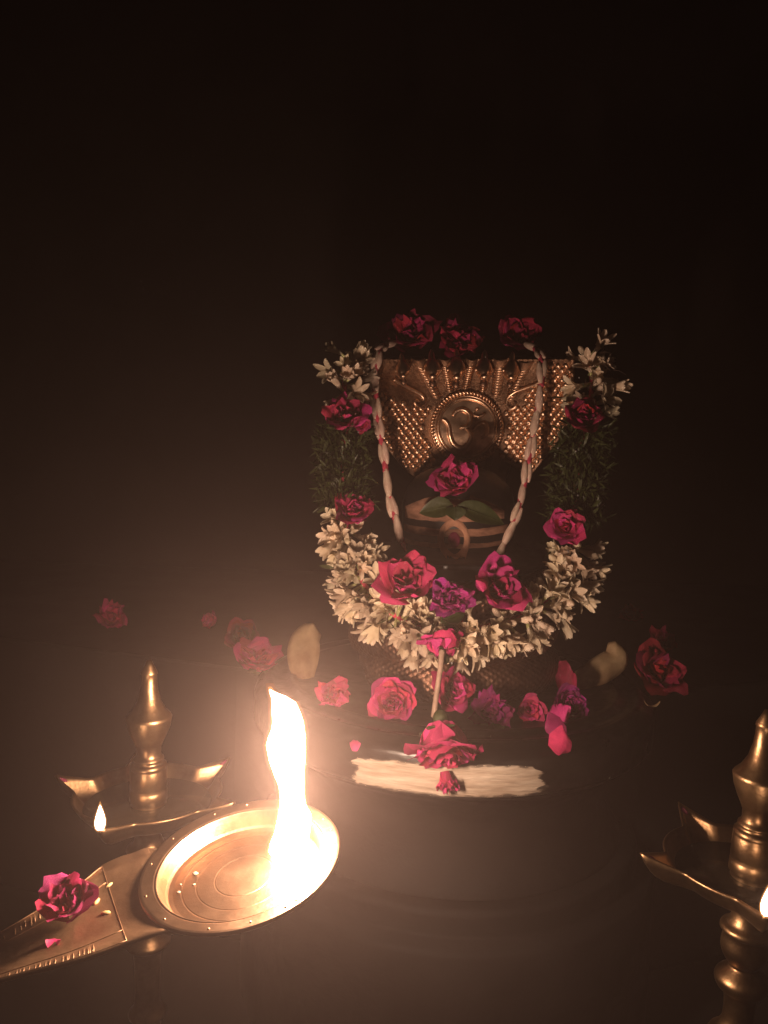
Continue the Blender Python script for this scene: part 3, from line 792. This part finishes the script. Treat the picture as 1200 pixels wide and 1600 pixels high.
def flowers(a0, a1, count, sd, ang=1.75, inner=1.0, big=1.0):
    R = random.Random(sd)
    for k in range(count):
        a = a0 + (a1 - a0) * (k + R.uniform(-0.4, 0.4)) / max(1, count - 1); a = max(a0, min(a1, a))
        p, t = path_at(a)
        front = Vector((0, -1, 0.1)); front = (front - t * front.dot(t)).normalized(); side = t.cross(front).normalized()
        if side.dot(p - CEN) < 0: side = -side
        th = R.uniform(-ang * inner, ang)
        d = front * cos(th) + side * sin(th) + t * R.uniform(-0.55, 0.55) + Vector((0, 0, -0.12))
        d.normalize()
        me = R.choice(tubes_) if R.random() > 0.2 else buds_[0]
        off = d * R.uniform(-0.010, 0.004) + t * R.uniform(-0.006, 0.006)
        link('tuberose' if me is not buds_[0] else 'tuberose_bud', me, gar, axis_M(p + off, d, R.uniform(0, 6), R.uniform(0.76, 1.18) * big))
# index of the path point nearest an image height on a side
def a_of(py, left):
    rng = range(len(GP) // 2) if left else range(len(GP) // 2, len(GP))
    return min(rng, key=lambda i: abs(GP[i][1] - py))
mid = min(range(len(GP)), key=lambda i: abs(GP[i][0] - 697))
flowers(a_of(562, True), a_of(622, True), 21, 101)
flowers(a_of(822, True), mid - 3, 96, 102, 1.75, 0.7, 1.02)
flowers(mid + 3, a_of(850, False), 88, 103, 1.75, 0.7, 1.02)
flowers(a_of(640, False), a_of(562, False), 25, 104)
# green sprigs
def sprigs(a0, a1, n, sd):
    R = random.Random(sd); v, f = [], []
    for k in range(n):
        p, t = path_at(R.uniform(a0, a1))
        front = Vector((0, -1, 0)); front = (front - t * front.dot(t)).normalized(); side = t.cross(front)
        th = R.uniform(-2.0, 2.0); rad = 0.037 * R.random() ** 0.6
        o = front * cos(th) + side * sin(th); q = p + o * rad
        d = (o * R.uniform(0.1, 1.0) + t * R.uniform(-1.3, 1.3) + Vector((R.uniform(-1, 1), R.uniform(-1, 1), R.uniform(-1, 1))) * 0.7).normalized()
        L = R.uniform(0.008, 0.024); w = R.uniform(0.0012, 0.0036) if R.random() < 0.8 else R.uniform(0.004, 0.006); s = d.cross(Vector((R.uniform(-1, 1), R.uniform(-1, 1), R.uniform(-1, 1)))).normalized()
        b = s.cross(d) * L * R.uniform(-0.25, 0.25); i0 = len(v)
        v += [q, q + d * L * 0.4 + s * w * 0.5 + b * 0.6, q + d * L * 0.4 - s * w * 0.5 + b * 0.6, q + d * L * 0.75 + s * w * 0.35 + b * 0.9, q + d * L * 0.75 - s * w * 0.35 + b * 0.9, q + d * L + b]
        f += [(i0, i0 + 1, i0 + 2), (i0 + 1, i0 + 3, i0 + 4, i0 + 2), (i0 + 3, i0 + 5, i0 + 4)]
    o = link('green_sprigs', mesh('green_sprigs', v, f, M_sprig, False), gar); o['kind'] = 'stuff'
sprigs(a_of(668, True), a_of(792, True), 1500, 5)
sprigs(a_of(812, False), a_of(668, False), 1700, 6)
sprigs(a_of(845, True), a_of(560, False), 160, 9)
Rf = random.Random(77)
for k in range(46):                     # loose ends of binding thread
    a = Rf.choice([Rf.uniform(a_of(850, True), mid), Rf.uniform(mid, a_of(850, False)), Rf.uniform(a_of(640, False), a_of(580, False))])
    p, t = path_at(a); q = p + Vector((Rf.uniform(-0.02, 0.02), -0.038 + Rf.uniform(-0.006, 0.006), Rf.uniform(-0.03, 0.03)))
    d = Vector((Rf.uniform(-1, 1), Rf.uniform(-0.3, 0.2), Rf.uniform(-0.8, 0.8))).normalized() * Rf.uniform(0.012, 0.03)
    link('binding_thread', mesh('binding_thread', *tube([q, q + d * 0.5 + Vector((0, 0, Rf.uniform(-0.003, 0.003))), q + d], 0.00035, 4), M_fibre), gar)
drop = mesh('water_drop', *ball((0, 0, 0), 0.0011, 0.0011, 0.0013, 8, 6), M_drop)
for px, py, Y in [(546, 688, 1.075), (560, 675, 1.08), (535, 698, 1.08), (556, 715, 1.075), (905, 620, 1.10), (914, 636, 1.10), (900, 705, 1.08), (922, 640, 1.10), (872, 700, 1.08), (903, 774, 1.07), (888, 862, 1.03), (905, 590, 1.12), (722, 1032, 0.955), (706, 1036, 0.955)]:
    link('water_drop', drop, gar, T(at(px, py, Y) - O))
def g_rose(px, py, Y, w, kind, sd, mat, axis, label=None, spin=0, calyx=False, squash=(1, 1, 1)):
    c = at(px, py, Y); make_rose(c - O, axis, w / 2 * PXM(Y), kind, sd, mat, label, gar, spin, calyx, squash)
g_rose(538, 650, 1.105, 74, 'loose', 41, M_rose, (-0.1, -0.75, 0.65), squash=(1, 1, 0.8))
g_rose(563, 662, 1.10, 34, 'cup', 42, M_rose, (0.4, -0.8, 0.2))
g_rose(552, 800, 1.07, 66, 'loose', 43, M_rose, (0.1, -0.7, 0.75))
g_rose(910, 655, 1.105, 62, 'loose', 44, M_rosed, (0.1, -0.75, 0.6), spin=1)
g_rose(883, 826, 1.06, 70, 'cup', 45, M_rose, (-0.2, -0.85, 0.45), spin=1)
g_rose(636, 913, 1.015, 96, 'loose', 46, M_rose, (-0.1, -0.7, 0.7), 'wide open pink rose at left of the garland bottom', 0.5)
g_rose(703, 936, 0.995, 70, 'crumple', 47, M_rosep, (0.05, -0.85, 0.5), 'crumpled purple rose at the garland bottom', 0.0, False, (1.05, 0.85, 1))
g_rose(780, 924, 1.01, 90, 'loose', 48, M_rose, (0.15, -0.75, 0.6), 'wide open pink rose at right of the garland bottom', 2.0)
c692 = at(692, 1008, 0.985)
g_rose(692, 1010, 0.975, 80, 'cup', 49, M_rose, (-0.1, 0.55, 0.75), 'pendant rose turned away, showing green calyx and bare stem', 0, True)
leaf('garland_leaf', axis_M(at(688, 975, 0.985) - O, (0, -0.8, 0.5)) @ Matrix.Rotation(radians(-62), 4, 'Z'), 0.036, 0.020, M_green, gar)
st = smooth_prof([tuple(at(691, 1016, 0.958) - O), tuple(at(688, 1045, 0.950) - O), tuple(at(682, 1085, 0.945) - O), tuple(at(678, 1120, 0.945) - O)], 5)
link('stem', mesh('stem', *tube(st, [0.0040 - 0.0008 * sin(pi * k / (len(st) - 1)) for k in range(len(st))], 10), M_stem), gar)

# ------------------------------------------------------------------ string of white petals tied with pink thread
def strand(points, Ys, name_parent, sd):
    R = random.Random(sd)
    P = smooth_prof([(x, y, Y) for (x, y), Y in zip(points, Ys)], 14)
    W = [at(*p) - O for p in P]
    link('thread', mesh('thread', *tube(W, 0.0022, 6), M_thread), name_parent)
    acc, last = 0, W[0]
    dist = [0]
    for a, b in zip(W[:-1], W[1:]): dist.append(dist[-1] + (b - a).length)
    def pos(d):
        d = max(0, min(dist[-1] - 1e-5, d))
        for i in range(len(W) - 1):
            if dist[i + 1] >= d: return W[i].lerp(W[i + 1], (d - dist[i]) / max(1e-9, dist[i + 1] - dist[i])), (W[i + 1] - W[i]).normalized()
        return W[-1], (W[-1] - W[-2]).normalized()
    d = 0.004; k = 0
    while d < dist[-1] - 0.012:
        Lb = R.uniform(0.026, 0.034); p, t = pos(d + Lb / 2)
        for s in ((-1, 1) if R.random() < 0.6 else (0,)):
            side = t.cross(Vector((0, -1, 0))).normalized() * s * 0.0032 + Vector((0, -0.0025 * R.random(), 0)) + t * R.uniform(-0.005, 0.005)
            link('petal_bead', bead, name_parent, axis_M(p + side, t + Vector((R.uniform(-0.12, 0.12), 0, 0)), R.uniform(0, 6), R.uniform(0.9, 1.1) * (1.0 if s else 1.2)))
        if k % 1 == 0:
            q, t2 = pos(d + Lb + 0.002)
            link('thread_wrap', wrap, name_parent, axis_M(q, t2, R.uniform(0, 6), R.uniform(0.8, 1.15)))
        d += Lb + R.uniform(0.002, 0.009); k += 1
bead = mesh('petal_bead', *lathe(smooth_prof([(0.0020, -0.0165), (0.0034, -0.012), (0.0048, -0.003), (0.0050, 0.004), (0.0036, 0.012), (0.0020, 0.0165)], 3), 9), M_bead)
wrap = mesh('thread_wrap', *lathe([(0.0032, -0.0105), (0.0046, -0.006), (0.0038, -0.002), (0.0046, 0.0), (0.0038, 0.003), (0.0047, 0.005), (0.0032, 0.0085)], 9), M_thread)
stn = thing('petal_string', 'string of white petals tied with pink thread hanging down both sides of hood', 'garland', T((AX, AY, 0)))
strand([(616, 536), (602, 540), (592, 552), (586, 590), (590, 650), (600, 715), (609, 775), (622, 825), (634, 862)], [1.25, 1.22, 1.19, 1.17, 1.155, 1.145, 1.135, 1.125, 1.12], stn, 1)
strand([(822, 538), (836, 545), (845, 560), (846, 600), (836, 660), (827, 715), (818, 762), (804, 812), (781, 864)], [1.25, 1.22, 1.185, 1.165, 1.155, 1.145, 1.135, 1.12, 1.115], stn, 2)

# ------------------------------------------------------------------ brass oil lamps
LAMP_PROF = [(0.0, 0.1505), (0.0025, 0.150), (0.0052, 0.144), (0.0088, 0.137), (0.0092, 0.1345), (0.0085, 0.1335), (0.0086, 0.126), (0.0098, 0.116), (0.0130, 0.104), (0.0185, 0.094), (0.0238, 0.0885),
             (0.0250, 0.0865), (0.0245, 0.0840), (0.0230, 0.0760), (0.0192, 0.0660), (0.0155, 0.0580), (0.0135, 0.0530), (0.0134, 0.0450), (0.0145, 0.0420), (0.0165, 0.0405), (0.0168, 0.0385), (0.0150, 0.0370),
             (0.0175, 0.0350), (0.0195, 0.0335), (0.0197, 0.0300), (0.0192, 0.0290), (0.0197, 0.0280), (0.0202, 0.0080), (0.0196, 0.0070), (0.0202, 0.0060), (0.0196, 0.0048), (0.0204, 0.0038), (0.0208, -0.0060), (0.019, -0.0080), (0.019, -0.0140), (0.023, -0.018)]
def flame_mesh(name, prof, mat, n=14, bend=0.0):
    v, f = lathe(prof, n)
    return mesh(name, [(p[0] + bend * p[2] ** 2, p[1], p[2]) for p in v], f, mat)
def point_light(name, p, watts, rad, parent=None):
    l = bpy.data.lights.new(name, 'POINT'); l.energy = watts; l.color = LIGHT_COL; l.shadow_soft_size = rad
    o = bpy.data.objects.new(name, l); col.objects.link(o); o.location = p
    if parent: o.parent = parent
    return o
def make_lamp(p, angles, lit, tilt, label, z_floor, flame_label):
    t = thing('oil_lamp', label, 'oil lamp', T(p) @ Matrix.Rotation(tilt[0], 4, 'Y') @ Matrix.Rotation(tilt[1], 4, 'X'), 'brass oil lamps')
    link('finial', mesh('finial', *lathe(LAMP_PROF, 48), M_brass), t)
    # dish with pinched spouts
    n, rows = 200, []
    def peak(th):
        k = 0.0
        for a in angles:
            d = abs((th - a + pi) % (2 * pi) - pi) / radians(15)
            if d < 1: k = max(k, (1 - d) ** 1.35)
        return k
    v = []
    rowdef = [('c', 0.018, -0.030), ('c', 0.035, -0.0285), ('c', 0.050, -0.0245), ('c', 0.062, -0.0185)] + [('w', k / 7.0, 0) for k in range(1, 8)]
    for typ, q, z in rowdef:
        for i in range(n):
            th = 2 * pi * i / n; k = peak(th); R = 0.0805 + 0.033 * k
            if typ == 'c': r, zz = q, z
            else:
                r = 0.062 + (R - 0.062) * q ** (0.75); zz = -0.0185 + (0.0205 + 0.009 * k) * q ** (1.2 + 1.5 * k)
            v.append((r * cos(th), r * sin(th), zz))
    d = link('dish', mesh('dish', v, grid_faces(n, len(rowdef), True), M_brass), t)
    so = d.modifiers.new('thick', 'SOLIDIFY'); so.thickness = 0.0022; so.offset = -1
    link('oil', mesh('oil', *lathe([(0.0, -0.0115), (0.0690, -0.0115), (0.0692, -0.0125)], 64, closed_ends=False), M_oil), t)
    H = p.z - z_floor
    colp = [(0.030, -0.0325), (0.0215, -0.0355), (0.0155, -0.039), (0.0135, -0.046), (0.0170, -0.056), (0.0225, -0.060), (0.0235, -0.064), (0.0205, -0.068), (0.0215, -0.082), (0.0175, -0.092), (0.0135, -0.097), (0.0140, -0.100),
            (0.0225, -0.108), (0.0245, -0.114), (0.0215, -0.121), (0.0150, -0.127), (0.0140, -0.150), (0.019, -0.162), (0.026, -0.170), (0.019, -0.178), (0.015, -0.190), (0.014, -0.24), (0.021, -0.255), (0.015, -0.27), (0.018, -H + 0.055), (0.028, -H + 0.045), (0.055, -H + 0.024), (0.072, -H + 0.015), (0.074, -H + 0.006), (0.074, -H), (0.02, -H)]
    link('column', mesh('column', *lathe(smooth_prof(colp[:-2], 4) + colp[-2:], 48), M_brass), t)
    for k, a in enumerate(angles):
        tip = Vector((0.108 * cos(a), 0.108 * sin(a), 0.0085))
        if k != lit:
            kv, kf = ball((0, 0, 0), 0.006, 0.003, 0.0016, 8, 5)
            link('kumkum_mark', mesh('kumkum_mark', [Vector(q) * (1 + 0.3 * mnoise.noise((q[0] * 500, q[1] * 500, k))) for q in kv], kf, M_kumkum), t, T(tip + Vector((-0.006 * cos(a), -0.006 * sin(a), -0.002))) @ Matrix.Rotation(a, 4, 'Z') @ Matrix.Rotation(-0.3, 4, 'Y'))
        w0 = Vector((0.078 * cos(a), 0.078 * sin(a), -0.009)); w1 = tip + Vector((0.0 * cos(a), 0, 0.001))
        if k == lit:
            link('wick', mesh('wick', *tube([w0, w0.lerp(w1, 0.6) + Vector((0, 0, -0.003)), w1], 0.0018, 7), M_wick), t)
            link('flame', flame_mesh('flame', smooth_prof([(0.0, 0.0), (0.0033, 0.002), (0.0047, 0.007), (0.0042, 0.013), (0.0022, 0.020), (0.0, 0.026)], 4), M_fcore), t, T(w1 + Vector((0, 0, -0.001))))
            link('flame_mantle', flame_mesh('flame_mantle', smooth_prof([(0.0, -0.001), (0.0042, 0.001), (0.0058, 0.007), (0.0051, 0.014), (0.0028, 0.022), (0.0, 0.030)], 4), M_fmant), t, T(w1 + Vector((0, 0, -0.001))))
            point_light('wick_light', w1 + Vector((0, 0, 0.010)), WICK_W, 0.004, t)
    return t
rad_ = lambda l: [radians(x) for x in l]
pL = at(232, 1239, 0.85); pR = at(1176, 1352, 0.72)
make_lamp(pL, rad_([262, 172, 112, 48, 338]), 0, (radians(-0.5), 0), 'brass oil lamp at left, partly hidden behind the copper camphor plate', FLOOR_Z, '')
make_lamp(pR, rad_([250, 186, 106, 36, 322]), 0, (radians(1.5), 0), 'brass oil lamp cut off by the right edge of the picture', FLOOR_Z, '')

# ------------------------------------------------------------------ camphor plate
PC = at(377, 1343, 0.62)
PN = (Matrix.Rotation(radians(-9.5), 3, 'Y') @ Matrix.Rotation(radians(9), 3, 'X')) @ Vector((0, 0, 1))
PM = axis_M(PC, PN)
PMI = PM.inverted()
def on_plate(px, py, h=0.0):            # point of the plate's plane (height h above the rim plane) seen there, in plate coordinates
    o = PMI @ CAM_P; d = (PMI.to_3x3() @ ray(px, py)); return o + d * ((h - o.z) / d.z)
PR = 0.0815
pl = thing('camphor_plate', 'round copper camphor plate with engraved handle, held tilted in the foreground', 'plate', PM)
pprof = [(0.0, -0.0150), (0.0235, -0.0150), (0.0240, -0.0154), (0.0246, -0.0150), (0.0385, -0.0150), (0.0390, -0.0154), (0.0396, -0.0150), (0.0500, -0.0150), (0.0505, -0.0154), (0.0511, -0.0149), (0.0575, -0.0148), (0.0610, -0.0140), (0.0628, -0.0125),
         (0.0655, -0.0050), (0.0672, -0.0012), (0.0680, -0.0003), (0.0688, -0.0004), (0.0694, -0.0009), (0.0700, 0.0), (0.0790, 0.0012), (0.0808, 0.0010), (0.0815, -0.0002), (0.0812, -0.0018), (0.0790, -0.0025), (0.0685, -0.0040), (0.0660, -0.0140), (0.0620, -0.0178), (0.0, -0.0182)]
def support(prof, e=0.0004):           # extra rings beside every edge keep flat faces flat
    out = [prof[0]]
    for (r0, z0), (r1, z1) in zip(prof[:-1], prof[1:]):
        L = sqrt((r1 - r0) ** 2 + (z1 - z0) ** 2)
        if L > 3 * e:
            out.append((r0 + (r1 - r0) * e / L, z0 + (z1 - z0) * e / L)); out.append((r1 - (r1 - r0) * e / L, z1 - (z1 - z0) * e / L))
        out.append((r1, z1))
    return out
link('dish', mesh('dish', *lathe(support(pprof), 160), M_platem), pl)
# handle: outline on the plate's plane, real thickness
hu = [(246, 1330), (226, 1331), (208, 1338), (190, 1343), (160, 1357), (135, 1377), (95, 1404), (40, 1438), (-30, 1478), (-120, 1525)]
hl = [(345, 1441), (318, 1447), (285, 1452), (245, 1463), (200, 1478), (150, 1496), (105, 1510), (40, 1526), (-30, 1545), (-120, 1575)]
HU = smooth_prof([tuple(on_plate(*p, -0.003)) for p in hu], 4); HL = smooth_prof([tuple(on_plate(*p, -0.003)) for p in hl], 4)
nvh, nuh = len(HU), 11
hv = []
def handle_pt(j, q, lift=0.0):
    a, b = Vector(HU[j]), Vector(HL[j]); p = a.lerp(b, q); p.z = -0.0012 - 0.006 * (1 - abs(2 * q - 1) ** 2.5) * min(1, j / 16.0) + lift
    r = sqrt(p.x ** 2 + p.y ** 2)
    if r < 0.0755: p.x *= 0.0755 / r; p.y *= 0.0755 / r
    if r < 0.0825: p.z = min(p.z, -0.0036)
    return p
for j in range(nvh):
    for i in range(nuh): hv.append(handle_pt(j, i / (nuh - 1)))
hnd = link('handle', mesh('handle', hv, grid_faces(nuh, nvh), M_handle), pl)
so = hnd.modifiers.new('thick', 'SOLIDIFY'); so.thickness = 0.003; so.offset = 0
for q0, q1 in ((0.03, 0.16), (0.84, 0.97)):
    for j in range(24 if q0 < 0.5 else 20, nvh - 1):
        for h in (0.0, 0.5):
            if rnd() < 0.08: continue
            jt = ru(-0.25, 0.25)
            def hp(q):
                a = handle_pt(j, q, 0.0015); b = handle_pt(min(nvh - 1, j + 1), q, 0.0015); return a.lerp(b, h + jt * (0.3 + q))
            link('engraved_rib', mesh('engraved_rib', *tube([hp(q0 + ru(0, 0.02)), hp((q0 + q1) / 2), hp(q1 - ru(0, 0.03))], [0.0004, 0.0007 * ru(0.6, 1.2), 0.0004], 5), M_handle), hnd)
for q in (0.02, 0.19, 0.81, 0.98):
    link('border_line', mesh('border_line', *tube([handle_pt(j, q, 0.0018) for j in range(16, nvh)], 0.0004, 5), M_handle), hnd)
link('border_line', mesh('border_line', *tube([handle_pt(16, q, 0.0018) for q in [0.02 + 0.96 * k / 10 for k in range(11)]], 0.0004, 5), M_handle), hnd)
# studs on the rim and droplets of wax
stud = mesh('rim_stud', *ball((0, 0, 0), 0.0010, 0.0010, 0.0007, 8, 5), M_platem)
for a in (-48, -30, -12, 4, 18, 32, 50, 96, 118, 150, 175, 205, 232, 262, 285, 305):
    link('rim_stud', stud, pl, T((0.0765 * cos(radians(a)), 0.0765 * sin(radians(a)), 0.0010)))
# lumps of camphor and the flame
FB = on_plate(453, 1328, -0.012)
for k, (dx, dy, s) in enumerate([(-0.007, 0.001, 0.0050), (0.004, 0.002, 0.0060), (0.010, -0.001, 0.0045), (-0.001, 0.006, 0.0045)]):
    v, f = ball((0, 0, 0), s, s * 0.9, s * 0.6, 9, 6)
    o = link('camphor_lump', mesh('camphor_lump', [Vector(q) * (1 + 0.35 * mnoise.noise((q[0] * 200, q[1] * 200, k * 3.1))) for q in v], f, M_camph), None, PM @ T((FB.x + dx, FB.y + dy, -0.0150 + s * 0.5)))
    tag(o, 'burning camphor lump inside the foot of the tall flame', 'camphor', 'camphor lumps on the plate')
FW = PM @ FB
# flame outline: image height, left edge, right edge
FO = [(1078, 421, 422), (1084, 422, 427), (1091, 424, 446), (1098, 425, 462), (1110, 425, 469), (1125, 426, 474), (1140, 424, 476), (1155, 419, 477), (1168, 416, 477), (1185, 420, 477), (1205, 428, 475), (1225, 436, 475), (1245, 438, 476), (1262, 437, 478),
      (1276, 435, 486), (1285, 433, 486), (1300, 429, 484), (1315, 422, 482), (1328, 420, 480), (1338, 424, 474), (1343, 436, 460)]
def flame_tube(grow, name, mat):
    v = []; nf = 18
    for k, (y, l, r) in enumerate(FO):
        l -= grow; r += grow; yy = y + (-grow * 1.6 if k == 0 else 0)
        dp = FW.y + 0.004 * sin(k * 0.9)
        a = at(l, yy, dp); b = at(r, yy, dp); c = (a + b) / 2; w = (b - a).length / 2
        for i in range(nf):
            th = 2 * pi * i / nf
            v.append(c + (b - a).normalized() * w * cos(th) + Vector((0, 1, 0)) * max(0.002, w * 0.72) * sin(th) + Vector((0, 0, 0.002 * sin(th * 2 + k))) * (1 if 0 < k < len(FO) - 1 else 0))
    f = grid_faces(nf, len(FO), True) + [tuple(range(nf))[::-1], tuple((len(FO) - 1) * nf + i for i in range(nf))]
    me = mesh(name, [p - FW for p in v], f, mat); return me
fl_ = thing('camphor_flame', 'tall bright white flame of burning camphor rising from the copper plate', 'flame', T(FW))
link('flame_core', flame_tube(0.0, 'flame_core', M_fcore), fl_)
link('flame_mantle', flame_tube(2.6, 'flame_mantle', M_fmant), fl_)
link('flame_fringe', flame_tube(6.0, 'flame_fringe', M_fout), fl_)
for k, (px, py, w) in enumerate([(452, 1285, 0.18), (456, 1235, 0.26), (450, 1180, 0.30), (448, 1125, 0.26)]):
    point_light('flame_light', at(px, py, FW.y) - FW, CAMPHOR_W * w, 0.010, fl_)
# wax or camphor flakes on the plate floor, rice on the handle
for k, (px, py, w, lab) in enumerate([(305, 1365, 5.5, 'larger pale camphor flake on the plate floor, left of centre'), (279, 1394, 3.6, 'small camphor flake low on the plate floor'), (303, 1382, 2.8, 'small camphor flake below the larger one'),
                                (282, 1382, 2.4, 'tiny camphor crumb near the lower left plate wall')]):
    p = on_plate(px, py, -0.014); v, f = ball((0, 0, 0), w * 0.0005, w * 0.0004, w * 0.0002, 8, 5)
    o = link('camphor_flake', mesh('camphor_flake', [Vector(q) * (1 + 0.4 * mnoise.noise((q[0] * 900, q[1] * 900, k))) for q in v], f, M_camph), None, PM @ T(p)); tag(o, lab, 'camphor', 'camphor flakes on the plate')
def on_handle(px, py): return on_plate(px, py, -0.0075)
for k, (px, py, a, lab) in enumerate([(172, 1388, 55, 'pale rice grain on the handle nearest the plate'), (152, 1413, 80, 'rice grain on the handle touching the rose petals'), (166, 1431, 5, 'lowest rice grain on the handle beside the rose')]):
    v, f = ball((0, 0, 0), 0.0040, 0.0019, 0.0017, 9, 6)
    o = link('rice_grain', mesh('rice_grain', v, f, M_rice), None, PM @ T(on_handle(px, py) + Vector((0, 0, 0.0025))) @ Matrix.Rotation(radians(a), 4, 'Z')); tag(o, lab, 'rice grain', 'rice grains on the handle')
c = PM @ (on_handle(116, 1440) + Vector((0, 0, 0.016)))
make_rose(c, (-0.1, -0.45, 0.75), 0.0215, 'loose', 51, M_rose, 'crimson rose lying on the engraved plate handle', None, 1.2, False, (1, 1, 1))
loose_petal('petal', 84, 1471, (PM @ on_handle(84, 1471)).y - 0.004, 0.012, 0.010, (0, -0.5, 0.8), M_rose, 'small red petal on the handle below the crimson rose', 12.4)
print('objects', len(bpy.data.objects))
